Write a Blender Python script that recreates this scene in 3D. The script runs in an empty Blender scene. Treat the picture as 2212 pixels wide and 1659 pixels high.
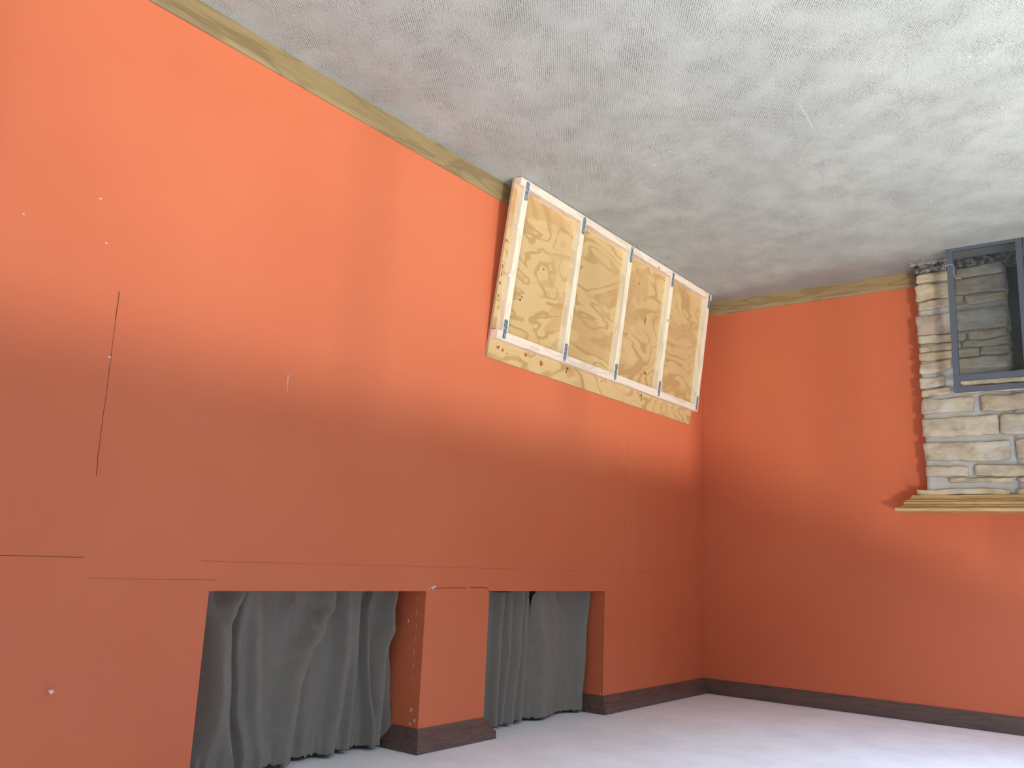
import bpy, bmesh, math, random
from mathutils import Vector, Matrix, noise

random.seed(7)
SC = bpy.context.scene
COL = SC.collection

# ------------------------------------------------------------------ camera
cam_d = bpy.data.cameras.new('camera')
cam = bpy.data.objects.new('camera', cam_d)
COL.objects.link(cam)
# world axes seen in the (right, down, forward) frame of the photograph; the phone was held upside down
RX = Vector((-0.79976, 0.08426, 0.59439))
RY = Vector((0.59871, 0.18426, 0.77946))
RX.normalize(); RY = (RY - RX * RX.dot(RY)).normalized()
RZ = RX.cross(RY)
right = Vector((RX[0], RY[0], RZ[0])); down = Vector((RX[1], RY[1], RZ[1])); fwd = Vector((RX[2], RY[2], RZ[2]))
CP = Vector((-2.380, -5.168, 1.715))
M = Matrix.Identity(4)
for i in range(3):
    M[i][0] = right[i]; M[i][1] = -down[i]; M[i][2] = -fwd[i]; M[i][3] = CP[i]
cam.matrix_world = M
cam_d.sensor_width = 36.0
cam_d.lens = 1893.3 / 2212 * 36.0
cam_d.clip_start = 0.05
SC.camera = cam

# ------------------------------------------------------------------ world, daylight, exposure
SC.view_settings.view_transform = 'Standard'
SC.view_settings.look = 'None'
SC.view_settings.exposure = -0.10
SC.view_settings.gamma = 1.0
SC.view_settings.use_curve_mapping = False

world = bpy.data.worlds.new('sky'); SC.world = world
world.use_nodes = True
wn = world.node_tree.nodes; wl = world.node_tree.links
wn.clear()
wo = wn.new('ShaderNodeOutputWorld'); bg = wn.new('ShaderNodeBackground')
tc = wn.new('ShaderNodeTexCoord'); sx = wn.new('ShaderNodeSeparateXYZ'); rp = wn.new('ShaderNodeValToRGB')
mr = wn.new('ShaderNodeMapRange')
mr.inputs['From Min'].default_value = -1; mr.inputs['From Max'].default_value = 1
wl.new(tc.outputs['Generated'], sx.inputs[0]); wl.new(sx.outputs['Z'], mr.inputs['Value'])
wl.new(mr.outputs[0], rp.inputs[0]); wl.new(rp.outputs[0], bg.inputs[0]); wl.new(bg.outputs[0], wo.inputs[0])
cr = rp.color_ramp
cr.elements[0].position = 0.0; cr.elements[0].color = (2.7, 3.25, 4.6, 1)  # bluish glow from steeply below, added to brighten the ceiling
cr.elements[1].position = 0.49; cr.elements[1].color = (0.12, 0.15, 0.17, 1)
for p, c in ((0.20, (2.7, 3.25, 4.6, 1)), (0.26, (0.12, 0.15, 0.19, 1)), (0.51, (0.10, 0.12, 0.12, 1)), (0.58, (0.12, 0.14, 0.14, 1)), (0.62, (0.20, 0.22, 0.23, 1)), (0.69, (0.30, 0.32, 0.33, 1)), (0.74, (1.35, 1.35, 1.28, 1)), (1.0, (1.9, 1.95, 1.92, 1))):
    e = cr.elements.new(p); e.color = c
bg.inputs['Strength'].default_value = 4.2

def sun(name, d, strength, angle, color):
    l = bpy.data.lights.new(name, 'SUN'); o = bpy.data.objects.new(name, l); COL.objects.link(o)
    l.energy = strength; l.angle = math.radians(angle); l.color = color
    o.rotation_euler = Vector(d).to_track_quat('-Z', 'Y').to_euler()
    o.location = (-8, -6, 5)
sun('sun_through_cloud', (0.58, 1.0, -0.265), 1.25, 4.5, (1.0, 0.95, 0.86))
sun('added_fill_sun', (1.0, 0.22, -0.405), 1.9, 5.0, (0.95, 0.97, 1.0))  # extra sun lamp added to brighten the lower left wall and set its shade line

RW, RL, RH = 2.9, 9.8, 2.44          # room width (to -x), length (to -y), height
WY0, WY1, WZ0, WZ1 = -9.4, -0.75, 0.10, 2.375

pl = bpy.data.lights.new('window_portal', 'AREA'); po = bpy.data.objects.new('window_portal', pl); COL.objects.link(po)
pl.shape = 'RECTANGLE'; pl.size = WY1 - WY0; pl.size_y = WZ1 - WZ0
pl.cycles.is_portal = True
po.matrix_world = Matrix(((0, 0, -1, -RW - 0.02), (1, 0, 0, (WY0 + WY1) / 2), (0, -1, 0, (WZ0 + WZ1) / 2), (0, 0, 0, 1)))

# ------------------------------------------------------------------ node helpers
class Mat:
    def __init__(s, name, rough=0.6, spec=0.4):
        s.m = bpy.data.materials.new(name); s.m.use_nodes = True
        s.n = s.m.node_tree.nodes; s.l = s.m.node_tree.links
        s.b = s.n['Principled BSDF']
        s.b.inputs['Roughness'].default_value = rough
        s.b.inputs['Specular IOR Level'].default_value = spec
        s.tc = s.n.new('ShaderNodeTexCoord')
    def coord(s, scale=(1, 1, 1), rot=(0, 0, 0), loc=(0, 0, 0)):
        mp = s.n.new('ShaderNodeMapping'); mp.inputs['Scale'].default_value = scale
        mp.inputs['Rotation'].default_value = rot; mp.inputs['Location'].default_value = loc
        s.l.new(s.tc.outputs['Object'], mp.inputs[0]); return mp.outputs[0]
    def noise(s, vec, scale, detail=4, rough=0.5, dist=0.0):
        t = s.n.new('ShaderNodeTexNoise'); t.inputs['Scale'].default_value = scale
        t.inputs['Detail'].default_value = detail; t.inputs['Roughness'].default_value = rough
        t.inputs['Distortion'].default_value = dist
        s.l.new(vec, t.inputs['Vector']); return t.outputs['Fac']
    def vor(s, vec, scale, feature='F1', out='Distance', rnd=1.0):
        t = s.n.new('ShaderNodeTexVoronoi'); t.feature = feature; t.inputs['Scale'].default_value = scale
        t.inputs['Randomness'].default_value = rnd
        s.l.new(vec, t.inputs['Vector']); return t.outputs[out]
    def wave(s, vec, scale, dist=0, dscale=1, detail=2):
        t = s.n.new('ShaderNodeTexWave'); t.inputs['Scale'].default_value = scale
        t.inputs['Distortion'].default_value = dist; t.inputs['Detail Scale'].default_value = dscale
        t.inputs['Detail'].default_value = detail
        s.l.new(vec, t.inputs['Vector']); return t.outputs['Fac']
    def math(s, op, a, b=None, c=None):
        t = s.n.new('ShaderNodeMath'); t.operation = op
        for i, v in enumerate((a, b, c)):
            if v is None: continue
            if isinstance(v, (int, float)): t.inputs[i].default_value = v
            else: s.l.new(v, t.inputs[i])
        return t.outputs[0]
    def ramp(s, fac, stops):
        r = s.n.new('ShaderNodeValToRGB'); e = r.color_ramp.elements
        while len(e) < len(stops): e.new(0.5)
        for el, (p, c) in zip(e, stops):
            el.position = p; el.color = (*c, 1) if len(c) == 3 else c
        s.l.new(fac, r.inputs[0]); return r.outputs[0]
    def mix(s, fac, a, b, blend='MIX'):
        t = s.n.new('ShaderNodeMix'); t.data_type = 'RGBA'; t.blend_type = blend
        if isinstance(fac, (int, float)): t.inputs[0].default_value = fac
        else: s.l.new(fac, t.inputs[0])
        for i, v in ((6, a), (7, b)):
            if isinstance(v, tuple): t.inputs[i].default_value = (*v, 1)
            else: s.l.new(v, t.inputs[i])
        return t.outputs[2]
    def color(s, c):
        if isinstance(c, tuple): s.b.inputs['Base Color'].default_value = (*c, 1)
        else: s.l.new(c, s.b.inputs['Base Color'])
        return s
    def bump(s, h, strength=0.3, dist=0.002):
        t = s.n.new('ShaderNodeBump'); t.inputs['Strength'].default_value = strength
        t.inputs['Distance'].default_value = dist
        s.l.new(h, t.inputs['Height'])
        if s.b.inputs['Normal'].is_linked:
            s.l.new(s.b.inputs['Normal'].links[0].from_socket, t.inputs['Normal'])
        s.l.new(t.outputs[0], s.b.inputs['Normal']); return s

def G(t): return ((t,) * 3)

# orange wall paint, satin with roller texture
def wall_paint():
    w = Mat('orange_wall_paint', 0.48, 0.35)
    v = w.coord()
    blotch = w.noise(v, 1.3, 3, 0.5)
    w.color(w.mix(w.ramp(blotch, [(0.35, G(0)), (0.7, G(1))]), (0.66, 0.160, 0.068), (0.70, 0.180, 0.078)))
    w.bump(w.noise(v, 2.6, 2, 0.5), 0.12, 0.02)
    w.bump(w.noise(v, 260, 2, 0.6), 0.12, 0.0008)
    w.l.new(w.ramp(w.noise(w.coord((1, 1.4, 0.5)), 3.0, 3, 0.5), [(0.35, G(0.40)), (0.65, G(0.56))]), w.b.inputs['Roughness'])
    return w.m
M_WALL = wall_paint()
w = Mat('off_white_paint', 0.7, 0.3); w.color((0.36, 0.35, 0.33)); M_PLAIN = w.m
# ceiling: rough sprayed texture
w = Mat('ceiling_texture', 0.9, 0.2); v = w.coord()
w.color(w.mix(w.ramp(w.noise(v, 5, 5, 0.65), [(0.42, G(0)), (0.72, G(1))]), (0.84, 0.84, 0.83), (0.75, 0.75, 0.74)))
w.bump(w.noise(v, 120, 4, 0.75), 0.55, 0.004); M_CEIL = w.m

# carpet: grey loop pile in fine diagonal rows, worn patches and lint
def carpet():
    w = Mat('grey_loop_carpet', 0.95, 0.1)
    v = w.coord(rot=(0, 0, -math.radians(57)))     # x runs along the rows after this turn
    vr = w.coord(rot=(0, 0, -math.radians(57)), scale=(1, 1, 1))
    rows = w.n.new('ShaderNodeTexWave'); rows.wave_type = 'BANDS'; rows.bands_direction = 'Y'
    rows.inputs['Scale'].default_value = 43.0; rows.inputs['Distortion'].default_value = 3.2
    rows.inputs['Detail'].default_value = 2; rows.inputs['Detail Scale'].default_value = 6
    w.l.new(vr, rows.inputs['Vector'])
    loops = w.noise(w.coord(rot=(0, 0, -math.radians(57)), scale=(0.55, 1.3, 1)), 190, 2, 0.6)
    gate = w.ramp(w.noise(v, 7, 4, 0.6), [(0.42, G(0.25)), (0.62, G(1))])
    dark = w.math('MULTIPLY', w.ramp(rows.outputs['Fac'], [(0.0, G(1)), (0.42, G(0))]), w.ramp(loops, [(0.42, G(0.05)), (0.58, G(1))]))
    dark = w.math('MULTIPLY', dark, gate)
    patch = w.ramp(w.noise(v, 2.2, 5, 0.6), [(0.38, G(0)), (0.62, G(1))])
    patch2 = w.ramp(w.noise(w.coord((1, 1, 1), (0, 0, 0.3)), 9, 5, 0.7), [(0.35, G(0)), (0.65, G(1))])
    base = w.mix(patch, (0.435, 0.438, 0.390), (0.500, 0.505, 0.448))
    base = w.mix(w.math('MULTIPLY', patch2, 0.38), base, (0.35, 0.36, 0.33))
    col = w.mix(w.math('MULTIPLY', dark, 0.80), base, (0.14, 0.135, 0.12))
    tuft = w.ramp(w.noise(v, 300, 2, 0.6), [(0.3, G(0.82)), (0.7, G(1.12))])
    col = w.mix(1.0, col, tuft, 'MULTIPLY')
    d = w.vor(w.coord(loc=(0.3, 0.7, 0)), 8.0)
    col = w.mix(w.ramp(d, [(0.0, G(1)), (0.022, G(1)), (0.035, G(0))]), col, (0.75, 0.74, 0.70))
    w.color(col)
    w.bump(w.math('SUBTRACT', w.noise(v, 110, 3, 0.7), w.math('MULTIPLY', dark, 0.8)), 0.75, 0.004)
    return w.m
M_CARPET = carpet()

def wood(name, light, dark, axis, rough=0.5, spec=0.35, scale=1.0, fine=0.35, knots=True):
    """long-grained wood; axis = direction the grain runs (0,1,2)"""
    w = Mat(name, rough, spec)
    sc = [6.0 * scale] * 3; sc[axis] = 0.9 * scale
    v = w.coord(tuple(sc))
    big = w.noise(v, 2.4, 3, 0.5, 0.6)
    rings = w.math('SINE', w.math('MULTIPLY', big, 34.0))
    rr = w.ramp(rings, [(0.25, G(0)), (0.95, G(1))])
    sf = [90.0 * scale] * 3; sf[axis] = 3.0 * scale
    fib = w.ramp(w.noise(w.coord(tuple(sf)), 2.0, 2, 0.5), [(0.35, G(0)), (0.7, G(1))])
    c = w.mix(w.math('MULTIPLY', rr, 0.55), light, dark)
    c = w.mix(w.math('MULTIPLY', fib, fine), c, dark)
    if knots:
        sk = [3.0] * 3; sk[axis] = 2.0
        k = w.vor(w.coord(tuple(sk), loc=(0.37, 0.11, 0.6)), 2.6)
        c = w.mix(w.ramp(k, [(0.0, G(1)), (0.035, G(0.9)), (0.06, G(0))]), c, tuple(x * 0.35 for x in dark))
    w.color(c); w.bump(fib, 0.08, 0.001)
    return w.m
M_BASE_A = wood('oak_baseboard_long', (0.33, 0.235, 0.105), (0.17, 0.112, 0.052), 1, 0.42, 0.4, 0.7, knots=False)
M_BASE_B = wood('oak_baseboard_short', (0.40, 0.28, 0.13), (0.24, 0.155, 0.075), 0, 0.42, 0.4, 0.9, knots=False)
M_CROWN = wood('dark_walnut_crown', (0.150, 0.092, 0.075), (0.075, 0.048, 0.042), 1, 0.40, 0.4, 1.0, knots=False)
M_CROWN_B = wood('dark_walnut_crown_back', (0.135, 0.088, 0.075), (0.070, 0.048, 0.044), 0, 0.40, 0.4, 1.0, knots=False)
M_MANTEL = wood('honey_oak_mantel', (0.62, 0.42, 0.185), (0.40, 0.24, 0.095), 0, 0.38, 0.45, 0.8, 0.25, knots=False)
M_PINE_V = wood('pale_pine_upright', (0.83, 0.74, 0.56), (0.66, 0.53, 0.36), 2, 0.6, 0.3, 0.9, 0.22)
M_PINE_H = wood('pale_pine_rail', (0.82, 0.67, 0.53), (0.62, 0.45, 0.33), 1, 0.6, 0.3, 0.9, 0.25)

def plywood():
    w = Mat('rotary_cut_plywood', 0.55, 0.35)
    v = w.coord((1, 0.55, 1.25))
    warp = w.noise(v, 3.3, 3, 0.42, 0.6)
    bands = w.math('SINE', w.math('MULTIPLY', warp, 66.0))
    rings = w.ramp(bands, [(0.30, G(0)), (0.90, G(1))])
    gate = w.ramp(w.noise(w.coord((1, 0.8, 1), loc=(4, 2, 1)), 4.0, 3, 0.5), [(0.30, G(0.15)), (0.52, G(1))])
    patch = w.ramp(w.noise(w.coord((1, 0.7, 1.6), loc=(1, 5, 2)), 3.6, 3, 0.4, 0.8), [(0.55, G(0)), (0.60, G(1))])
    c = w.mix(w.ramp(w.noise(w.coord((1, 0.5, 1)), 1.6, 2, 0.5), [(0.3, G(0)), (0.7, G(1))]), (0.66, 0.455, 0.205), (0.57, 0.375, 0.17))
    c = w.mix(w.math('MULTIPLY', w.math('MULTIPLY', rings, gate), 0.80), c, (0.44, 0.25, 0.09))
    c = w.mix(w.math('MULTIPLY', patch, 0.55), c, (0.50, 0.28, 0.115))
    fib = w.ramp(w.noise(w.coord((60, 2.5, 60)), 2.0, 2, 0.5), [(0.35, G(0)), (0.75, G(1))])
    c = w.mix(w.math('MULTIPLY', fib, 0.14), c, (0.45, 0.27, 0.12))
    smudge = w.vor(w.coord(loc=(0.2, 0.35, 0.1)), 5.5)
    c = w.mix(w.ramp(smudge, [(0.0, G(0.4)), (0.06, G(0.3)), (0.12, G(0))]), c, (0.30, 0.24, 0.15))
    k = w.vor(w.coord(loc=(0.9, 0.4, 0.35)), 5.0)
    c = w.mix(w.ramp(k, [(0.0, G(1)), (0.02, G(1)), (0.04, G(0))]), c, (0.13, 0.045, 0.02))
    w.color(c); w.bump(fib, 0.08, 0.001)
    return w.m
M_PLY = plywood()
M_PLYEDGE = wood('plywood_edge', (0.52, 0.38, 0.28), (0.36, 0.25, 0.18), 2, 0.7, 0.2, 1.0, 0.5, knots=False)

# blue and silver printed joint tape
w = Mat('blue_printed_tape', 0.35, 0.5)
ck = w.n.new('ShaderNodeTexChecker'); ck.inputs['Scale'].default_value = 70
ck.inputs['Color1'].default_value = (0.10, 0.145, 0.21, 1); ck.inputs['Color2'].default_value = (0.30, 0.33, 0.37, 1)
w.l.new(w.coord((1, 1.0, 0.9), rot=(0.5, 0, 0)), ck.inputs['Vector'])
blot = w.ramp(w.noise(w.coord((1, 1, 0.6)), 55, 2, 0.6), [(0.42, G(0)), (0.58, G(1))])
w.color(w.mix(w.math('MULTIPLY', blot, 0.7), ck.outputs['Color'], (0.11, 0.155, 0.22))); M_TAPE = w.m

# curtain cloth
w = Mat('grey_brown_cotton', 0.9, 0.15); v = w.coord()
w.color(w.mix(w.ramp(w.noise(v, 30, 3, 0.6), [(0.3, G(0)), (0.7, G(1))]), (0.200, 0.178, 0.150), (0.225, 0.200, 0.170)))
w.b.inputs['Sheen Weight'].default_value = 0.15
w.bump(w.noise(w.coord((1, 400, 400)), 2, 2, 0.5), 0.15, 0.0005)
M_CLOTH = w.m

# ledge stone
def stone():
    w = Mat('tan_ledge_stone', 0.85, 0.2)
    g = w.n.new('ShaderNodeNewGeometry')
    c = w.ramp(g.outputs['Random Per Island'], [(0.0, (0.66, 0.56, 0.38)), (0.25, (0.55, 0.49, 0.38)), (0.5, (0.72, 0.59, 0.35)), (0.75, (0.55, 0.43, 0.32)), (1.0, (0.64, 0.55, 0.40))])
    v = w.coord((1, 1, 1.8))
    c = w.mix(w.ramp(w.noise(v, 9, 5, 0.65), [(0.42, G(0)), (0.66, G(0.8))]), c, (0.33, 0.27, 0.20))
    c = w.mix(w.ramp(w.noise(w.coord((1, 1, 1.5), loc=(3, 3, 3)), 7, 4, 0.6), [(0.52, G(0)), (0.66, G(0.75))]), c, (0.60, 0.58, 0.53))
    c = w.mix(w.ramp(w.noise(w.coord(loc=(7, 1, 3)), 11, 4, 0.6), [(0.60, G(0)), (0.70, G(0.7))]), c, (0.50, 0.33, 0.15))
    w.color(c)
    w.bump(w.noise(v, 22, 6, 0.65), 0.6, 0.012)
    w.bump(w.noise(w.coord(), 120, 3, 0.6), 0.3, 0.002)
    return w.m
M_STONE = stone()
w = Mat('grey_mortar', 0.9, 0.15); v = w.coord()
w.color(w.mix(w.ramp(w.noise(v, 10, 5, 0.6), [(0.35, G(0)), (0.7, G(1))]), (0.46, 0.46, 0.44), (0.56, 0.55, 0.52)))
w.bump(w.noise(v, 60, 5, 0.7), 0.4, 0.004); M_MORTAR = w.m
w = Mat('sooty_firebox', 0.95, 0.1); v = w.coord()
w.color(w.mix(w.noise(v, 6, 4, 0.6), (0.030, 0.032, 0.032), (0.06, 0.06, 0.058))); M_SOOT = w.m
w = Mat('plaster_crumb', 0.9, 0.2); v = w.coord()
w.color(w.mix(w.noise(v, 40, 4, 0.6), (0.16, 0.15, 0.13), (0.46, 0.43, 0.37))); M_CRUMB = w.m
w = Mat('bluish_black_steel', 0.45, 0.5); v = w.coord()
w.color(w.mix(w.noise(v, 30, 2, 0.5), (0.085, 0.100, 0.125), (0.105, 0.122, 0.148))); M_STEEL = w.m

def glass(name, tint, gloss_rough=0.05, k=1.0):
    m = bpy.data.materials.new(name); m.use_nodes = True
    n = m.node_tree.nodes; l = m.node_tree.links; n.clear()
    o = n.new('ShaderNodeOutputMaterial'); t = n.new('ShaderNodeBsdfTransparent'); g = n.new('ShaderNodeBsdfGlossy')
    mx = n.new('ShaderNodeMixShader'); fr = n.new('ShaderNodeFresnel'); fr.inputs['IOR'].default_value = 1.45
    t.inputs[0].default_value = (*tint, 1); g.inputs['Roughness'].default_value = gloss_rough
    mu = n.new('ShaderNodeMath'); mu.operation = 'MULTIPLY'; mu.inputs[1].default_value = k
    ge = n.new('ShaderNodeNewGeometry'); inv = n.new('ShaderNodeMath'); inv.operation = 'SUBTRACT'; inv.inputs[0].default_value = 1.0
    l.new(ge.outputs['Backfacing'], inv.inputs[1]); m2 = n.new('ShaderNodeMath'); m2.operation = 'MULTIPLY'
    l.new(fr.outputs[0], mu.inputs[0]); l.new(mu.outputs[0], m2.inputs[0]); l.new(inv.outputs[0], m2.inputs[1]); l.new(m2.outputs[0], mx.inputs[0])
    l.new(t.outputs[0], mx.inputs[1]); l.new(g.outputs[0], mx.inputs[2]); l.new(mx.outputs[0], o.inputs[0])
    return m
M_GLASS = glass('clear_window_glass', (0.97, 0.985, 0.98))
M_TINT = glass('smoked_glass', (0.77, 0.80, 0.82), 0.15, 1.4)
w = Mat('white_window_frame', 0.5, 0.4); w.color((0.75, 0.76, 0.76)); M_FRAME = w.m
w = Mat('bare_drywall_chip', 0.9, 0.1); w.color((0.60, 0.55, 0.52)); M_CHIP = w.m
w = Mat('dark_hairline_crack', 0.9, 0.1); w.color((0.17, 0.05, 0.03)); M_CRACK = w.m
w = Mat('pencil_scuff', 0.9, 0.1); w.color((0.50, 0.13, 0.062)); M_SEAM = w.m
w = Mat('bright_nail_steel', 0.3, 0.6); w.color((0.78, 0.76, 0.74)); M_NAIL = w.m
w = Mat('white_wire', 0.5, 0.4); w.color((0.62, 0.62, 0.58)); M_WIRE = w.m

# ------------------------------------------------------------------ geometry helpers
def link(name, bm, mat, parent=None, smooth=False, recalc=True):
    if recalc: bmesh.ops.recalc_face_normals(bm, faces=bm.faces[:])
    me = bpy.data.meshes.new(name); bm.to_mesh(me); bm.free()
    for m in (mat if isinstance(mat, (list, tuple)) else [mat]): me.materials.append(m)
    if smooth:
        for p in me.polygons: p.use_smooth = True
    o = bpy.data.objects.new(name, me); COL.objects.link(o)
    if parent: o.parent = parent
    return o
def struct(o): o['kind'] = 'structure'; return o
def thing(o, label, cat, group=None):
    o['label'] = label; o['category'] = cat
    if group: o['group'] = group
    return o
def empty(name, loc=(0, 0, 0)):
    o = bpy.data.objects.new(name, None); o.location = loc; o.empty_display_size = 0.1; COL.objects.link(o); return o
def box(bm, a, b):
    x0, y0, z0 = a; x1, y1, z1 = b
    vs = [bm.verts.new(p) for p in ((x0,y0,z0),(x1,y0,z0),(x1,y1,z0),(x0,y1,z0),(x0,y0,z1),(x1,y0,z1),(x1,y1,z1),(x0,y1,z1))]
    for f in ((0,3,2,1),(4,5,6,7),(0,1,5,4),(1,2,6,5),(2,3,7,6),(3,0,4,7)): bm.faces.new([vs[i] for i in f])
    return vs
def bevel(bm, w, seg=1):
    bmesh.ops.bevel(bm, geom=[e for e in bm.edges if len(e.link_faces) == 2 and e.calc_face_angle(0) > 0.5], offset=w, segments=seg, affect='EDGES', clamp_overlap=True)
def sweep(path, prof, side):
    """sweep a (out, z) profile along a plan path [(x,y)...] with mitred corners; out goes to the given side"""
    bm = bmesh.new(); rings = []
    P = [Vector(p) for p in path]
    for i, p in enumerate(P):
        dirs = []
        if i > 0: dirs.append((P[i] - P[i-1]).normalized())
        if i < len(P) - 1: dirs.append((P[i+1] - P[i]).normalized())
        ns = [Vector((-d.y, d.x)) * side for d in dirs]
        n = ns[0] if len(ns) == 1 else (ns[0] + ns[1]) / (1 + ns[0].dot(ns[1]))
        rings.append([bm.verts.new((p.x + n.x * o, p.y + n.y * o, z)) for o, z in prof])
    k = len(prof)
    for a, b in zip(rings, rings[1:]):
        for j in range(k): bm.faces.new((a[j], a[(j+1) % k], b[(j+1) % k], b[j]))
    bm.faces.new(rings[0]); bm.faces.new(rings[-1][::-1])
    return bm

# ------------------------------------------------------------------ room shell
Y_R1 = (-3.522, -2.541); Y_R2 = (-2.141, -1.185); Z_S = 1.845; DEP = 0.32

bm = bmesh.new(); box(bm, (-RW - 0.3, -RL - 0.3, -0.12), (0.45, 0.3, 0.0)); struct(link('floor', bm, M_CARPET))
bm = bmesh.new(); box(bm, (-RW - 0.3, -RL - 0.3, RH), (0.45, 0.3, RH + 0.12)); struct(link('ceiling', bm, M_CEIL))
bm = bmesh.new()
box(bm, (0, -RL - 0.3, 0), (DEP + 0.1, 0.2, Z_S))
box(bm, (0, -RL - 0.3, Z_S), (DEP + 0.1, Y_R1[0], RH))
box(bm, (0, Y_R1[1], Z_S), (DEP + 0.1, Y_R2[0], RH))
box(bm, (0, Y_R2[1], Z_S), (DEP + 0.1, 0.2, RH))
box(bm, (DEP, Y_R1[0], Z_S), (DEP + 0.1, Y_R1[1], RH))
box(bm, (DEP, Y_R2[0], Z_S), (DEP + 0.1, Y_R2[1], RH))
wall_left = struct(link('wall_left', bm, M_WALL))
bm = bmesh.new(); box(bm, (-RW - 0.2, 0, 0), (0.0, 0.2, RH)); struct(link('wall_back', bm, M_WALL))
bm = bmesh.new(); box(bm, (-RW - 0.2, -RL - 0.2, 0), (0.0, -RL, RH)); struct(link('wall_front', bm, M_PLAIN))
bm = bmesh.new()
box(bm, (-RW - 0.15, -RL, 0), (-RW, 0, WZ0)); box(bm, (-RW - 0.15, -RL, WZ1), (-RW, 0, RH))
box(bm, (-RW - 0.15, -RL, WZ0), (-RW, WY0, WZ1)); box(bm, (-RW - 0.15, WY1, WZ0), (-RW, 0, WZ1))
struct(link('wall_right', bm, M_PLAIN))
# the long bank of windows that lights the room
NP = 6
bm = bmesh.new(); x0, x1 = -RW - 0.09, -RW - 0.04
for k in range(NP + 1):
    y = WY0 + (WY1 - WY0) * k / NP; h = 0.02
    box(bm, (x0, max(WY0, y - h), WZ0), (x1, min(WY1, y + h), WZ1))
box(bm, (x0, WY0, WZ0), (x1, WY1, WZ0 + 0.04)); box(bm, (x0, WY0, WZ1 - 0.03), (x1, WY1, WZ1))
wf = struct(link('window_3', bm, M_FRAME))
bm = bmesh.new(); box(bm, (-RW - 0.068, WY0, WZ0), (-RW - 0.062, WY1, WZ1)); link('window_pane', bm, M_GLASS, wf)
# basement windows behind the curtains
for i, (a, b) in enumerate((Y_R1, Y_R2)):
    bm = bmesh.new(); X0, X1 = DEP - 0.045, DEP - 0.001
    zt = RH - 0.005
    box(bm, (X0, a + 0.002, Z_S + 0.001), (X1, b - 0.002, Z_S + 0.045)); box(bm, (X0, a + 0.002, zt - 0.045), (X1, b - 0.002, zt))
    box(bm, (X0, a + 0.002, Z_S + 0.045), (X1, a + 0.045, zt - 0.045)); box(bm, (X0, b - 0.045, Z_S + 0.045), (X1, b - 0.002, zt - 0.045))
    wfr = struct(link('window_%d' % (i + 1), bm, M_FRAME))
    bm = bmesh.new(); box(bm, (DEP - 0.025, a + 0.04, Z_S + 0.04), (DEP - 0.019, b - 0.04, zt - 0.04)); link('window_pane', bm, M_SOOT, wfr)

# crown trim, mitred into the window recesses
CROWN = [(0.0, 2.357), (0.005, 2.357), (0.008, 2.364), (0.013, 2.368), (0.020, 2.384), (0.030, 2.398), (0.034, 2.404), (0.040, 2.410), (0.040, 2.4385), (0.0, 2.4385)]
struct(link('trim_1', sweep([(DEP - 0.05, Y_R1[1]), (0, Y_R1[1]), (0, Y_R2[0]), (DEP - 0.05, Y_R2[0])], CROWN, 1), M_CROWN))
struct(link('trim_2', sweep([(DEP - 0.05, Y_R2[1]), (0, Y_R2[1]), (0, 0)], CROWN, 1), M_CROWN))
struct(link('trim_3', sweep([(0, 0), (-RW, 0)], CROWN, 1), M_CROWN_B))
struct(link('trim_4', sweep([(0, -RL), (0, Y_R1[0]), (DEP - 0.05, Y_R1[0])], CROWN, 1), M_CROWN))
BASE = [(0, 0), (0.015, 0), (0.015, 0.070), (0.012, 0.080), (0.006, 0.087), (0, 0.087)]
struct(link('baseboard_left', sweep([(0, -RL), (0, -0.001)], BASE, 1), M_BASE_A))
struct(link('baseboard_back', sweep([(-0.016, 0), (-1.302, 0)], [(o, z) for o, z in BASE], 1), M_BASE_B))

# marks on the painted wall: hairline joints, chips, scratches (each lies on the plaster, a fraction of a millimetre thick)
def strip(bm, pts, width, x=-0.0006):
    for (y0, z0), (y1, z1) in zip(pts, pts[1:]):
        d = Vector((y1 - y0, z1 - z0)); L = d.length
        if L < 1e-6: continue
        n = Vector((-d.y, d.x)) / L * width / 2
        f = [bm.verts.new((x, y0 + n.x, z0 + n.y)), bm.verts.new((x, y1 + n.x, z1 + n.y)), bm.verts.new((x, y1 - n.x, z1 - n.y)), bm.verts.new((x, y0 - n.x, z0 - n.y))]
        g = [bm.verts.new((0.0005, v.co.y, v.co.z)) for v in f]
        bm.faces.new(f); bm.faces.new(g[::-1])
        for i in range(4): bm.faces.new((f[i], g[i], g[(i+1) % 4], f[(i+1) % 4]))
def wob(a, b, n, amp):
    out = []
    for i in range(n + 1):
        t = i / n
        out.append((a[0] + (b[0]-a[0]) * t + random.uniform(-amp, amp), a[1] + (b[1]-a[1]) * t + random.uniform(-amp, amp)))
    return out
bm = bmesh.new()
strip(bm, wob((-3.928, 1.006), (-3.927, 1.09), 4, 0.0008), 0.0026)
strip(bm, wob((-3.927, 1.09), (-3.924, 1.46), 10, 0.0008), 0.0013)
strip(bm, wob((-3.924, 1.46), (-3.921, 1.535), 3, 0.001), 0.0018)
strip(bm, wob((-4.60, 1.760), (-3.925, 1.756), 12, 0.0008), 0.0013)
link('wall_crack', bm, M_CRACK, wall_left)
bm = bmesh.new()
strip(bm, wob((-2.52, 1.834), (-2.30, 1.832), 10, 0.001), 0.0026)
strip(bm, wob((-2.27, 1.830), (-2.16, 1.832), 8, 0.001), 0.0030)
strip(bm, wob((-2.16, 1.832), (-2.142, 1.845), 3, 0.0005), 0.0016)
link('wall_crack', bm, M_CRACK, wall_left)
bm = bmesh.new()
strip(bm, wob((-3.56, 1.756), (-0.20, 1.742), 30, 0.0008), 0.0016)
strip(bm, wob((-3.90, 1.812), (-3.50, 1.812), 8, 0.0006), 0.0014)
strip(bm, wob((-0.98, 1.00), (-1.0, 1.75), 8, 0.0006), 0.0008)
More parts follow.
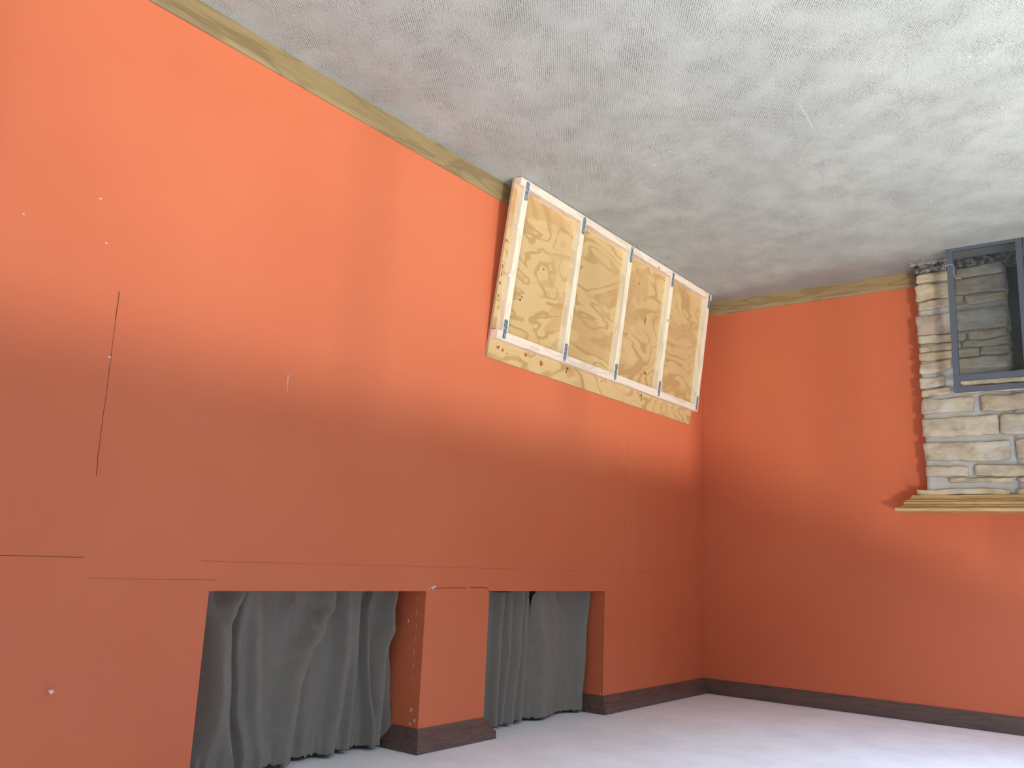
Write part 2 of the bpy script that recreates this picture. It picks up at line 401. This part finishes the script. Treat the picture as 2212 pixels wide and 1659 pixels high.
strip(bm, [(-1.186, 1.845), (-1.186, 2.36)], 0.002)
link('drywall_seam', bm, M_SEAM, wall_left)
def chip(bm, y, z, ry, rz, n=9, x=-0.0009, reveal=None):
    """irregular flake; reveal: lies on the side of the recess instead of the face of the wall"""
    a = [];
    for i in range(n):
        t = 2 * math.pi * i / n; r = random.uniform(0.65, 1.1)
        a.append((math.cos(t) * r * ry, z + math.sin(t) * r * rz))
    if reveal is None:
        f = [bm.verts.new((x, y + p, q)) for p, q in a]; g = [bm.verts.new((0.0005, y + p, q)) for p, q in a]
    else:
        f = [bm.verts.new((reveal + p, y - 0.0009, q)) for p, q in a]; g = [bm.verts.new((reveal + p, y + 0.0005, q)) for p, q in a]
    bm.faces.new(f); bm.faces.new(g[::-1])
    for i in range(n): bm.faces.new((f[i], g[i], g[(i+1) % n], f[(i+1) % n]))
bm = bmesh.new()
chip(bm, -2.505, 1.832, 0.012, 0.006); chip(bm, -2.493, 1.828, 0.008, 0.005); chip(bm, -2.525, 1.836, 0.006, 0.003)
for y, z, r in ((-4.02, 0.755, 0.004), (-4.215, 0.87, 0.003), (-3.985, 0.877, 0.003), (-3.93, 1.20, 0.004), (-3.60, 1.33, 0.002)):
    chip(bm, y, z, r * 1.2, r * 0.8)
strip(bm, [(-3.305, 1.128), (-3.303, 1.150), (-3.304, 1.162)], 0.0022); strip(bm, [(-3.303, 1.166), (-3.299, 1.188)], 0.0016)
chip(bm, Y_R1[1], 2.292, 0.006, 0.008, reveal=0.040); chip(bm, Y_R1[1], 2.330, 0.005, 0.009, reveal=0.020); chip(bm, Y_R1[1], 2.345, 0.004, 0.007, reveal=0.042)
chip(bm, Y_R1[1], 1.965, 0.004, 0.009, reveal=0.085)
for q in range(7):
    chip(bm, Y_R1[1], 1.88 + q * 0.050, 0.0006, 0.014, reveal=0.042 + 0.002 * math.sin(q * 2))
chip(bm, -1.205, 2.345, 0.004, 0.005, reveal=None)
link('paint_chip', bm, M_CHIP, wall_left)
# tiny bits of spackle where the board meets the back-wall baseboard
bm = bmesh.new()
for k in range(9):
    x = -0.10 - 0.006 * k * random.uniform(0.7, 1.3); z = 0.089 + random.uniform(-0.003, 0.006)
    vs = bmesh.ops.create_icosphere(bm, subdivisions=1, radius=random.uniform(0.0015, 0.004))['verts']
    for q in vs: q.co += Vector((x, -0.003, z))
o = link('plaster_crumbs', bm, M_CHIP); thing(o, 'smear of white plaster crumbs on the baseboard edge beside the framed board', 'plaster crumbs'); o['kind'] = 'stuff'

# nail in the upper wall
nail = empty('nail', (0, -3.971, 2.097)); thing(nail, 'small bright nail sticking out of the wall beside the larger curtained recess', 'nail')
def cyl(p0, p1, r0, r1=None, seg=12):
    bm = bmesh.new(); d = Vector(p1) - Vector(p0)
    bmesh.ops.create_cone(bm, cap_ends=True, segments=seg, radius1=r0, radius2=r0 if r1 is None else r1, depth=d.length)
    mt = Matrix.Translation((Vector(p0) + Vector(p1)) / 2) @ d.to_track_quat('Z', 'Y').to_matrix().to_4x4()
    bmesh.ops.transform(bm, matrix=mt, verts=bm.verts); return bm
link('shank', cyl((0.004, 0, 0), (-0.016, 0.001, 0.001), 0.0022), M_NAIL, nail, True)
link('head', cyl((-0.016, 0.001, 0.001), (-0.019, 0.0012, 0.0012), 0.0055), M_NAIL, nail, True)

# ------------------------------------------------------------------ framed plywood board leaning on the wall
B0 = 0.081; BZ = 0.831; BL = math.hypot(B0, BZ); bs, bc = B0 / BL, BZ / BL
root = empty('plywood_frame_panel', (-B0, -2.25, 0.0))
thing(root, 'plywood sheet with a pale 2x2 lumber frame and four bays, leaning against the orange wall', 'plywood panel')
# tilt: local x = out of the face (negative into room), y = along wall, z = up the slope
RT = Matrix(((bc, 0, bs), (0, 1, 0), (-bs, 0, bc))).to_4x4()
def place_board(bm):
    for v in bm.verts:
        v.co.y += -0.035 * (v.co.z / 0.8)          # frame slightly out of square
    bmesh.ops.transform(bm, matrix=RT, verts=bm.verts)
    return bm
def bar(a, b, bev=0.0025, rough=0.0, cuts=0):
    bm = bmesh.new(); box(bm, a, b); bevel(bm, bev, 2)
    return place_board(bm)
PT, FT = 0.012, 0.050
# thickness goes to -x (toward the room)
bm = bmesh.new(); box(bm, (-PT, 0.035, 0.0), (0, 2.059, 0.842)); place_board(bm)
sheet = link('plywood_sheet', bm, [M_PLY, M_PLYEDGE], root)
for p in sheet.data.polygons:
    if abs(p.normal.x) < 0.7: p.material_index = 1
link('bottom_rail', bar((-FT, 0.036, 0.0), (-PT, 2.085, 0.037)), M_PINE_H, root)
link('top_rail', bar((-FT, 0.034, 0.718), (-PT, 2.070, 0.757)), M_PINE_H, root)
ribs = [0.066, 0.552, 1.037, 1.531, 2.030]
for k, u in enumerate(ribs):
    link('upright', bar((-FT + 0.001, u, 0.0375), (-PT, u + 0.039, 0.7175), 0.003), M_PINE_V, root)
# knots and bark edge splinters on the first upright
for (u, z, r) in ((0.066, 0.225, 0.006), (0.064, 0.46, 0.008)):
    bm = bmesh.new()
    vs = bmesh.ops.create_icosphere(bm, subdivisions=2, radius=r)['verts']
    for q in vs:
        q.co = Vector((q.co.x * 0.7 - FT + 0.006, q.co.y + u, q.co.z * 1.1 + z)) + noise.noise_vector(q.co * 300) * 0.0015
    place_board(bm); link('raised_knot', bm, M_PINE_V, root, True)
# blotchy dark marks in the sheet: knots with ragged outline
def blot(bm, u, z, ru, rz, x=-PT - 0.0004):
    n = 12; vs = []
    for i in range(n):
        t = 2 * math.pi * i / n; r = random.uniform(0.6, 1.15)
        vs.append(bm.verts.new((x, u + math.cos(t) * ru * r, z + math.sin(t) * rz * r)))
    bm.faces.new(vs); ws = [bm.verts.new((x + 0.0006, v.co.y, v.co.z)) for v in vs]; bm.faces.new(ws[::-1])
    for i in range(n): bm.faces.new((vs[i], ws[i], ws[(i+1) % n], vs[(i+1) % n]))
w = Mat('dark_knot', 0.6, 0.3); w.color((0.10, 0.032, 0.015))
for u, z, a, b in ((0.205, 0.535, 0.010, 0.010), (0.215, 0.520, 0.007, 0.006), (0.35, 0.345, 0.007, 0.007), (0.15, 0.352, 0.005, 0.004),
                   (0.17, 0.835 - 0.035, 0.005, 0.005), (0.66, 0.770, 0.014, 0.010), (0.655, 0.785, 0.010, 0.007), (0.985, 0.772, 0.008, 0.006),
                   (1.86, 0.50, 0.010, 0.004), (1.42, 0.770, 0.010, 0.014), (1.425, 0.797, 0.007, 0.010), (1.67, 0.80, 0.009, 0.006)):
    bm = bmesh.new(); blot(bm, u, z, a * 0.75, b * 0.75); place_board(bm); link('dark_knot', bm, w.m, sheet)
w = Mat('red_brown_knot', 0.6, 0.3); w.color((0.30, 0.115, 0.045))
for u, z, a, b in ((0.10, 0.785, 0.014, 0.008), (0.135, 0.79, 0.008, 0.008), (0.31, 0.775, 0.013, 0.010), (0.44, 0.79, 0.016, 0.014), (1.36, 0.35, 0.008, 0.03),
                   (0.045, 0.30, 0.006, 0.010), (0.045, 0.42, 0.006, 0.010), (0.045, 0.46, 0.005, 0.010), (0.045, 0.50, 0.006, 0.012), (0.047, 0.56, 0.006, 0.012), (1.24, 0.16, 0.008, 0.008), (1.43, 0.640, 0.018, 0.010)):
    bm = bmesh.new(); blot(bm, u, z, a, b); place_board(bm); link('brown_knot', bm, w.m, sheet)
# squeezed-out glue beads
w = Mat('dried_wood_glue', 0.25, 0.6); w.color((0.80, 0.66, 0.40))
def bead(u0, u1, z, x, n, r):
    bm = bmesh.new()
    for i in range(n):
        u = u0 + (u1 - u0) * (i + random.random() * 0.7) / n
        vs = bmesh.ops.create_icosphere(bm, subdivisions=1, radius=1)['verts']
        ry, rz = r * random.uniform(1.0, 3.0), r * random.uniform(0.5, 1.1)
        for q in vs: q.co = Vector((q.co.x * r * 0.7 + x, q.co.y * ry + u, q.co.z * rz + z + random.uniform(-0.001, 0.002)))
    place_board(bm); link('glue_bead', bm, w.m, root, True)['kind'] = 'stuff'
bead(0.20, 0.54, 0.039, -PT, 26, 0.0028); bead(0.62, 1.03, 0.039, -PT, 34, 0.0030); bead(1.10, 1.5, 0.039, -PT, 26, 0.0026)
bead(0.17, 0.60, 0.760, -PT, 22, 0.0026); bead(1.42, 1.9, 0.762, -PT, 30, 0.0022)
# tape over each joint
for u in ribs:
    for (z0, z1) in ((0.008, 0.092), (0.665, 0.748)):
        bm = bmesh.new(); n = 14; W = 0.024; c = u + 0.0195 + (0.004 if z0 < 0.3 else -0.001)
        L, R = [], []
        for i in range(n + 1):
            z = z0 + (z1 - z0) * i / n
            L.append((c - W / 2 + random.uniform(-0.0012, 0.0012), z)); R.append((c + W / 2 + random.uniform(-0.0012, 0.0012), z))
        e0 = [(c + W * (t - 0.5), z0 - (0.004 if t in (0.25, 0.6) else 0)) for t in (0.25, 0.45, 0.6, 0.8)]
        e1 = [(c + W * (t - 0.5), z1 + (0.004 if t in (0.25, 0.6) else 0)) for t in (0.8, 0.6, 0.45, 0.25)]
        loop = L[::-1] + e0 + R + e1
        f = [bm.verts.new((-FT - 0.0005, y, z)) for y, z in loop]; g = [bm.verts.new((-FT + 0.0008, y, z)) for y, z in loop]
        bm.faces.new(f); bm.faces.new(g[::-1])
        for i in range(len(f)): bm.faces.new((f[i], g[i], g[(i+1) % len(f)], f[(i+1) % len(f)]))
        place_board(bm); link('joint_tape', bm, M_TAPE, root)

# ------------------------------------------------------------------ curtains
def interp(xs, t):
    """xs: [(t, value)...] piecewise smooth"""
    if t <= xs[0][0]: return xs[0][1]
    for (a, va), (b, vb) in zip(xs, xs[1:]):
        if t <= b:
            k = (t - a) / (b - a); k = k * k * (3 - 2 * k); return va + (vb - va) * k
    return xs[-1][1]
def curtain(name, label, edgeL, edgeR, folds, x0, zb, zt, hem, gather, tilt=0.0, nu=170, nv=90, seed=0):
    """edgeL/edgeR: [(t, y)...] with t 0 at the sill, 1 at the ceiling; folds: ([(t, y)...], amp, w_left, w_right)"""
    bm = bmesh.new(); grid = []
    for j in range(nv + 1):
        t = j / nv; row = []
        yl, yr = interp(edgeL, t), interp(edgeR, t)
        for i in range(nu + 1):
            s = i / nu; y = yl + (yr - yl) * s
            off = 0.0
            for pts, amp, wl_, wr_ in folds:
                c = interp(pts, t); d = y - c
                A = interp(amp, t) if isinstance(amp, list) else amp
                off += 1.55 * A * math.exp(-(d / (wl_ if d < 0 else wr_)) ** 2)
            off += 0.004 * noise.noise(Vector((y * 9, t * 2.2, seed))) + 0.002 * noise.noise(Vector((y * 28, t * 3, seed + 5)))
            g = max(0, (t - 0.86) / 0.14)
            off += gather * g * (1.2 - g) * (math.sin(y * 150 + 4 * noise.noise(Vector((y * 20, 0, seed)))) * 0.6 + math.sin(y * 245 + 1.3) * 0.4)
            z = zb + (zt - zb) * t
            if j == nv: z += 0.003 * math.sin(y * 190 + seed) + 0.002 * math.sin(y * 317)
            z += hem(y) * max(0, 1 - t * 6)
            row.append(bm.verts.new((x0 + tilt * t - off, y, z)))
        grid.append(row)
    for j in range(nv):
        for i in range(nu): bm.faces.new((grid[j][i], grid[j][i+1], grid[j+1][i+1], grid[j+1][i]))
    o = link(name, bm, M_CLOTH, None, True)
    md = o.modifiers.new('thickness', 'SOLIDIFY'); md.thickness = 0.0016; md.offset = 0
    thing(o, label, 'curtain', 'gathered curtains in the wall recesses')
    return o
# curtain 1: y of a point from the (x, y) it has on the close-up of the large recess
def Y1(xz, t): a = -3.454 + (xz - 267) * 0.000551; b = -3.437 + (xz - 172) * 0.000547; return a + (b - a) * t - 0.010 * (1 - t)
def fl(*p): return [(t, Y1(x, t)) for t, x in p]
F1 = [
    (fl((0, 300), (0.3, 330), (0.6, 320), (1, 270)), 0.030, 0.05, 0.030),
    (fl((0, 505), (0.12, 450), (0.2, 405), (0.6, 395), (1, 425)), 0.050, 0.055, 0.006),
    (fl((0, 560), (0.3, 520), (0.6, 520), (1, 560)), 0.022, 0.018, 0.022),
    (fl((0, 640), (0.3, 640), (0.7, 640), (1, 660)), 0.034, 0.035, 0.040),
    (fl((0, 1235), (0.1, 1225), (0.22, 1130), (0.38, 1010), (0.6, 930), (1, 850)), 0.045, 0.050, 0.028),
    (fl((0, 960), (0.2, 900), (0.4, 830)), [(0, 0.0), (0.1, 0.014), (0.45, 0.0)], 0.03, 0.02),
    (fl((0.0, 1060), (0.5, 1100), (1, 1060)), 0.012, 0.03, 0.03),
    (fl((0, 1400), (0.4, 1370), (0.7, 1310), (1, 1230)), 0.036, 0.030, 0.040),
    (fl((0, 1500), (0.2, 1480), (0.6, 1460), (1, 1410)), 0.026, 0.02, 0.008),
    (fl((0, 1640), (0.12, 1590), (0.3, 1585), (1, 1600)), 0.028, 0.010, 0.012),
    (fl((0, 1840), (0.15, 1800), (0.35, 1720), (0.7, 1690), (1, 1660)), 0.040, 0.030, 0.012),
    (fl((0.2, 1760), (0.6, 1790), (1, 1800)), [(0.1, 0.0), (0.3, 0.020), (1, 0.024)], 0.03, 0.03),
]
hem1 = lambda y: 0.0
curtain('curtain', 'wide brown-grey curtain with deep folds, the half farther from the pillar in the larger recess', [(0, -3.505), (1, -3.50)],
        [(0, Y1(1060, 0)), (0.4, Y1(1020, 0.4)), (0.7, Y1(992, .7)), (1, Y1(932, 1))], F1, 0.150, 1.8475, 2.424, hem1, 0.012, 0.02, seed=1)
curtain('curtain', 'brown-grey curtain with loose outer edge, hanging next to the pillar in the larger recess', [(0, Y1(980, 0)), (0.4, Y1(985, 0.4)), (0.7, Y1(992, .7)), (0.85, Y1(975, .85)), (1, Y1(945, 1))],
        [(0, Y1(1838, 0)), (0.14, Y1(1812, .14)), (0.4, Y1(1850, .4)), (0.7, Y1(1885, .7)), (1, Y1(1862, 1))], F1, 0.155, 1.8475, 2.424, hem1, 0.012, 0.02, seed=2)
# curtain 2
def Y2(xz, t): a = -2.115 + (xz - 830) * 0.00094; b = -2.10 + (xz - 800) * 0.00093; return a + (b - a) * t
def fl2(*p): return [(t, Y2(x, t)) for t, x in p]
F2 = [
    (fl2((0, 850), (1, 840)), 0.034, 0.05, 0.010),
    (fl2((0, 1010), (0.4, 985), (1, 950)), 0.030, 0.025, 0.010),
    (fl2((0, 1090), (0.4, 1070), (1, 1010)), 0.024, 0.020, 0.010),
    (fl2((0, 1180), (0.4, 1150), (1, 1080)), 0.028, 0.030, 0.014),
    (fl2((0, 1235), (0.4, 1215), (1, 1170)), 0.018, 0.020, 0.012),
    (fl2((0, 1330), (0.2, 1340), (0.5, 1370), (1, 1330)), 0.036, 0.05, 0.11),
    (fl2((0, 1490), (0.2, 1530), (0.5, 1520), (1, 1480)), [(0, 0.02), (0.3, 0.016), (0.8, 0.006)], 0.05, 0.010),
    (fl2((0, 1790), (0.4, 1740), (1, 1690)), 0.036, 0.045, 0.05),
]
curtain('curtain', 'grey curtain in narrow upright pleats, beside the pillar in the smaller recess', [(0, -2.135), (1, -2.135)],
        [(0, Y2(1262, 0)), (0.15, Y2(1268, .15)), (0.45, Y2(1262, .45)), (0.7, Y2(1240, .7)), (1, Y2(1222, 1))], F2, 0.112, 1.8475, 2.426, lambda y: 0.006 * (1 if y < -1.85 else 0), 0.008, 0.0, nu=130, seed=3)
curtain('curtain', 'flat grey curtain half nearest the room corner in the smaller recess', [(0, Y2(1300, 0)), (0.06, Y2(1285, .06)), (0.2, Y2(1280, .2)), (0.5, Y2(1262, .5)), (0.7, Y2(1240, .7)), (1, Y2(1216, 1))],
        [(0, -1.192), (0.35, -1.222), (1, -1.20)], F2, 0.128, 1.8475, 2.426, hem1, 0.008, -0.004, nu=130, seed=4)

# ------------------------------------------------------------------ stone fireplace
fp = empty('fireplace', (-2.33, -0.08, 0)); thing(fp, 'tan ledge-stone fireplace with grey mortar and a wooden mantel shelf on the back wall', 'fireplace')
def FP(o): o.location = -Vector(fp.location); return o
XL = -1.318; XO = -1.752; XR = -RW; XO2 = -2.46     # left edge, opening, and their mirror images
ZO = 0.70
bm = bmesh.new()
YF = -0.105
box(bm, (XO, YF, 0.02), (XL - 0.01, -0.001, 1.30))
box(bm, (max(XR + 0.01, -RW + 0.002), YF, 0.02), (XO2, -0.001, 1.30))
box(bm, (XO2, YF, ZO), (XO, -0.001, 1.30))
bmesh.ops.subdivide_edges(bm, edges=bm.edges[:], cuts=24, use_grid_fill=True)
for v in bm.verts:
    d = noise.noise_vector(v.co * 14) * 0.008 + noise.noise_vector(v.co * 45) * 0.003
    if v.co.y < -0.01: v.co += Vector((d.x * 0.8, d.y, d.z * 0.3))
FP(link('mortar_bed', bm, M_MORTAR, fp, True))

bm = bmesh.new()
def rock(x0, x1, z0, z1, y=-0.128, depth=0.127, rl=0.35, rr=0.35):
    cx, cz = (x0 + x1) / 2, (z0 + z1) / 2; hx, hz = abs(x1 - x0) / 2, (z1 - z0) / 2
    b = bmesh.new(); bmesh.ops.create_cube(b, size=2.0)
    nx = max(6, int(hx / 0.012)); 
    bmesh.ops.subdivide_edges(b, edges=b.edges[:], cuts=13, use_grid_fill=True)
    hy = depth / 2; cy = y + hy; seed = Vector((x0 * 13.7, z0 * 7.3, 3.1))
    rad = min(hz * 0.40, 0.012)
    m = {}
    for v in b.verts:
        p = Vector((v.co.x * hx, v.co.y * hy, v.co.z * hz))
        inner = Vector((hx - rad, hy - rad, hz - rad)); inner = Vector((max(inner.x, 0), max(inner.y, 0), max(inner.z, 0)))
        q = Vector([max(-inner[k], min(inner[k], p[k])) for k in range(3)])
        d = p - q
        if d.length > 1e-6: p = q + d.normalized() * min(d.length, rad)
        w_ = seed + p
        p += noise.noise_vector(w_ * 9) * 0.008 + noise.noise_vector(w_ * 24) * 0.0045 + noise.noise_vector(w_ * 70) * 0.0015
        # undulating bed joints
        p.z += 0.007 * noise.noise(Vector(((cx + p.x) * 11, cz * 5, 0.5)))
        m[v] = bm.verts.new((cx + p.x, min(cy + p.y, -0.0015), cz + p.z))
    for f in b.faces: bm.faces.new([m[v] for v in f.verts])
    b.free()
# rows of the visible column: (z0, z1, [(x from left edge, x to)...]) distances in metres from the left edge
rows = [
    (0.052, 0.108, [(0.004, 0.20), (0.21, 0.436)]),
    (0.113, 0.206, [(0.0, 0.19), (0.20, 0.440)]),
    (0.212, 0.258, [(0.012, 0.24), (0.25, 0.436)]),
    (0.287, 0.405, [(0.0, 0.19), (0.20, 0.440)]),
    (0.410, 0.456, [(0.004, 0.24), (0.25, 0.434)]),
    (0.462, 0.498, [(0.010, 0.21), (0.22, 0.438)]),
    (0.503, 0.548, [(0.002, 0.30), (0.31, 0.440)]),
    (0.559, 0.616, [(0.002, 0.16), (0.18, 0.440)]),
    (0.642, 0.700, [(0.002, 0.130), (0.19, 0.62)]),
    (0.712, 0.746, [(0.008, 0.150), (0.17, 0.50)]),
    (0.762, 0.842, [(0.002, 0.258), (0.292, 0.70)]),
    (0.867, 0.970, [(0.002, 0.365), (0.375, 0.72)]),
    (0.998, 1.102, [(0.004, 0.412), (0.440, 0.86)]),
    (1.127, 1.183, [(0.004, 0.212), (0.245, 0.60)]),
    (1.192, 1.214, [(0.120, 0.415), (0.435, 0.80)]),
    (1.248, 1.279, [(-0.035, 0.400), (0.43, 0.80)]),
]
for z0, z1, xs in rows:
    for a, b in xs: rock(XL - a, XL - b, z0, z1, -0.128 - random.uniform(0, 0.010))
# remaining courses to the far side of the firebox, out of the photograph
for z0, z1, xs in rows:
    x = XL - xs[-1][1] - 0.02
    if z0 < ZO - 0.06: x = XO2 - 0.004
    lim = max(XR, -RW + 0.01)
    while x > lim + 0.05:
        L_ = random.uniform(0.16, 0.42); e = max(lim, x - L_)
        if e < lim + 0.06: e = lim
        rock(x, e, z0 + random.uniform(-0.004, 0.004), z1 + random.uniform(-0.004, 0.004), -0.128 - random.uniform(0, 0.010)); x = e - 0.02
bmesh.ops.remove_doubles(bm, verts=bm.verts, dist=1e-6)
FP(link('ledge_stones', bm, M_STONE, fp, True))
# firebox: dark lined recess (shallow box set in front of the wall line, jambs taper inwards)
bm = bmesh.new()
box(bm, (XO2, -0.012, 0.02), (XO, -0.002, ZO - 0.005))
box(bm, (XO2, -0.10, 0.02), (XO, -0.012, 0.035))
FP(link('firebox', bm, M_SOOT, fp))
# rough dark footing under the first course
bm = bmesh.new(); box(bm, (max(XR, -RW + 0.01), -0.125, 0.0), (XL - 0.004, -0.002, 0.050))
bmesh.ops.subdivide_edges(bm, edges=bm.edges[:], cuts=34, use_grid_fill=True)
for v in bm.verts:
    d = noise.noise_vector(Vector((v.co.x * 30, v.co.y * 30, v.co.z * 30))) * 0.012
    if v.co.y < -0.01: v.co += Vector((d.x, d.y, d.z if v.co.z > 0.01 else 0))
w = Mat('dark_rough_footing', 0.95, 0.1); v = w.coord(); w.color(w.mix(w.ramp(w.noise(v, 45, 4, 0.7), [(0.45, G(0)), (0.62, G(1))]), (0.085, 0.082, 0.082), (0.36, 0.34, 0.31)))
FP(link('rough_footing', bm, w.m, fp, True))
# mantel shelf with stepped moulding
MZ = 1.2785
MP = [(0.0, MZ), (0.010, MZ), (0.013, MZ + 0.006), (0.016, MZ + 0.015), (0.026, MZ + 0.022), (0.022, MZ + 0.0235), (0.022, MZ + 0.0265), (0.036, MZ + 0.0275), (0.037, MZ + 0.0315),
      (0.031, MZ + 0.033), (0.031, MZ + 0.036), (0.044, MZ + 0.037), (0.047, MZ + 0.050), (0.043, MZ + 0.052), (0.043, MZ + 0.055), (0.052, MZ + 0.056), (0.057, MZ + 0.064),
      (0.052, MZ + 0.066), (0.052, MZ + 0.0685), (0.080, MZ + 0.070), (0.084, MZ + 0.075), (0.080, MZ + 0.089), (0.0, MZ + 0.089)]
bm = sweep([(-1.270, -0.0015), (-1.270, -0.135), (-RW + 0.002, -0.135)], [(o + 0.0, z) for o, z in MP], 1)
if max(v.co.x for v in bm.verts) < -1.2 or min(v.co.y for v in bm.verts) > -0.2:
    bm.free(); bm = sweep([(-1.270, -0.0015), (-1.270, -0.135), (-RW + 0.002, -0.135)], MP, -1)
FP(link('mantel_shelf', bm, M_MANTEL, fp))
bm = bmesh.new(); box(bm, (-RW + 0.002, -0.134, MZ + 0.001), (-1.271, -0.0015, MZ + 0.0885)); FP(link('mantel_core', bm, M_MANTEL, fp))

# crumbs of broken mortar and carpet edge at the foot
bm = bmesh.new()
for k in range(170):
    x = random.uniform(-1.52, -1.300); y = -0.155 - abs(random.gauss(0, 0.022)); r = random.uniform(0.002, 0.007)
    vs = bmesh.ops.create_icosphere(bm, subdivisions=1, radius=r)['verts']
    for q in vs: q.co = q.co * random.uniform(0.8, 1.1) + Vector((x, y, r * 0.6))
for k in range(24):
    x = random.uniform(-1.50, -1.315); y = random.uniform(-0.172, -0.158); r = random.uniform(0.007, 0.014)
    vs = bmesh.ops.create_icosphere(bm, subdivisions=2, radius=r)['verts']
    for q in vs: q.co = Vector((q.co.x * 1.5, q.co.y * 0.9, q.co.z * 0.8)) + noise.noise_vector(q.co * 200 + Vector((k, 0, 0))) * 0.004 + Vector((x, y, r * 0.55))
o = link('mortar_rubble', bm, M_CRUMB); thing(o, 'pale mortar crumbs scattered on the carpet at the foot of the stone fireplace', 'rubble'); o['kind'] = 'stuff'

# ------------------------------------------------------------------ folding glass fire screen
SY = -0.300
scr = empty('fire_screen', (-1.52, SY, 0)); thing(scr, 'dark steel folding fire screen with smoked glass standing on the carpet before the fireplace', 'fire screen')
def SP(o): o.location = -Vector(scr.location); return o
PW = 0.350; x = -1.519
for k in range(3):
    a = x - k * (PW + 0.004); b = a - PW
    def sbar(p, q):
        bm = bmesh.new(); box(bm, p, q); bevel(bm, 0.0012, 1); return bm
    def fr(p, q): SP(link('panel_frame', sbar(p, q), M_STEEL, scr))
    bm = bmesh.new()
    for p, q in (((b, SY - 0.010, 0.0), (b + 0.030, SY + 0.010, 0.772)), ((a - 0.030, SY - 0.010, 0.0), (a, SY + 0.010, 0.772)),
                 ((b + 0.030, SY - 0.0095, 0.001), (a - 0.030, SY + 0.0095, 0.016)),
                 ((b + 0.030, SY - 0.0095, 0.684), (a - 0.030, SY + 0.0095, 0.713)), ((b + 0.030, SY - 0.0095, 0.745), (a - 0.030, SY + 0.0095, 0.7715))):
        box(bm, p, q)
    fo = SP(link('panel_frame', bm, M_STEEL, scr))
    bm = bmesh.new(); box(bm, (b + 0.029, SY - 0.002, 0.015), (a - 0.029, SY + 0.002, 0.685)); link('glass_pane', bm, M_TINT, fo)
    if k < 2:
        for hz in (0.12, 0.62):
            link('hinge', cyl((b - 0.002, SY - 0.011, hz), (b - 0.002, SY - 0.011, hz + 0.05), 0.004), M_STEEL, fo, True)

# loop of white wire hooked over the first upright
cu = bpy.data.curves.new('wire_loop', 'CURVE'); cu.dimensions = '3D'; cu.bevel_depth = 0.0011; cu.bevel_resolution = 2
sp = cu.splines.new('BEZIER')
P = [(-1.508, SY + 0.004, 0.118), (-1.510, SY + 0.002, 0.105), (-1.516, SY - 0.010, 0.092), (-1.530, SY - 0.0115, 0.088), (-1.550, SY - 0.0115, 0.092), (-1.553, SY - 0.0112, 0.106), (-1.553, SY - 0.0112, 0.150), (-1.560, SY - 0.0105, 0.162), (-1.585, SY - 0.006, 0.172)]
sp.bezier_points.add(len(P) - 1)
for q, p in zip(sp.bezier_points, P): q.co = p; q.handle_left_type = q.handle_right_type = 'AUTO'
tmp = bpy.data.objects.new('wire_curve', cu); me = bpy.data.meshes.new_from_object(tmp); bpy.data.objects.remove(tmp)
me.name = 'wire_loop'; me.materials.append(M_WIRE)
o = bpy.data.objects.new('wire_loop', me); COL.objects.link(o)
thing(o, 'thin white wire hooked round the lower upright of the fire screen', 'wire')

# lint and a few crumbs on the carpet
bm = bmesh.new()
def fleck(x, y, r, z=0.001):
    vs = bmesh.ops.create_icosphere(bm, subdivisions=1, radius=r)['verts']
    for q in vs: q.co = Vector((q.co.x * random.uniform(0.7, 2.2), q.co.y, q.co.z * 0.6)) + Vector((x, y, z))
for k in range(150): fleck(random.uniform(-2.8, -0.15), random.uniform(-3.9, -0.35), random.choice((0.0012, 0.0016, 0.0022)))
for k in range(20): fleck(random.uniform(-0.03, -0.02), random.uniform(-3.9, -2.3), 0.0014, 0.001)
def scuff(a, b, n, spread, r):
    for k in range(n):
        t = random.random(); fleck(a[0] + (b[0] - a[0]) * t + random.gauss(0, spread), a[1] + (b[1] - a[1]) * t + random.gauss(0, spread), r * random.uniform(0.6, 1.2), 0.0006)
scuff((-1.384, -2.182), (-1.365, -1.973), 150, 0.0016, 0.0013)
scuff((-1.993, -1.757), (-1.999, -1.648), 130, 0.0100, 0.0011)
scuff((-1.499, -1.975), (-1.587, -1.998), 40, 0.0060, 0.0011)
o = link('lint_flecks', bm, M_CHIP); thing(o, 'tiny white lint flecks strewn over the grey carpet', 'lint'); o['kind'] = 'stuff'
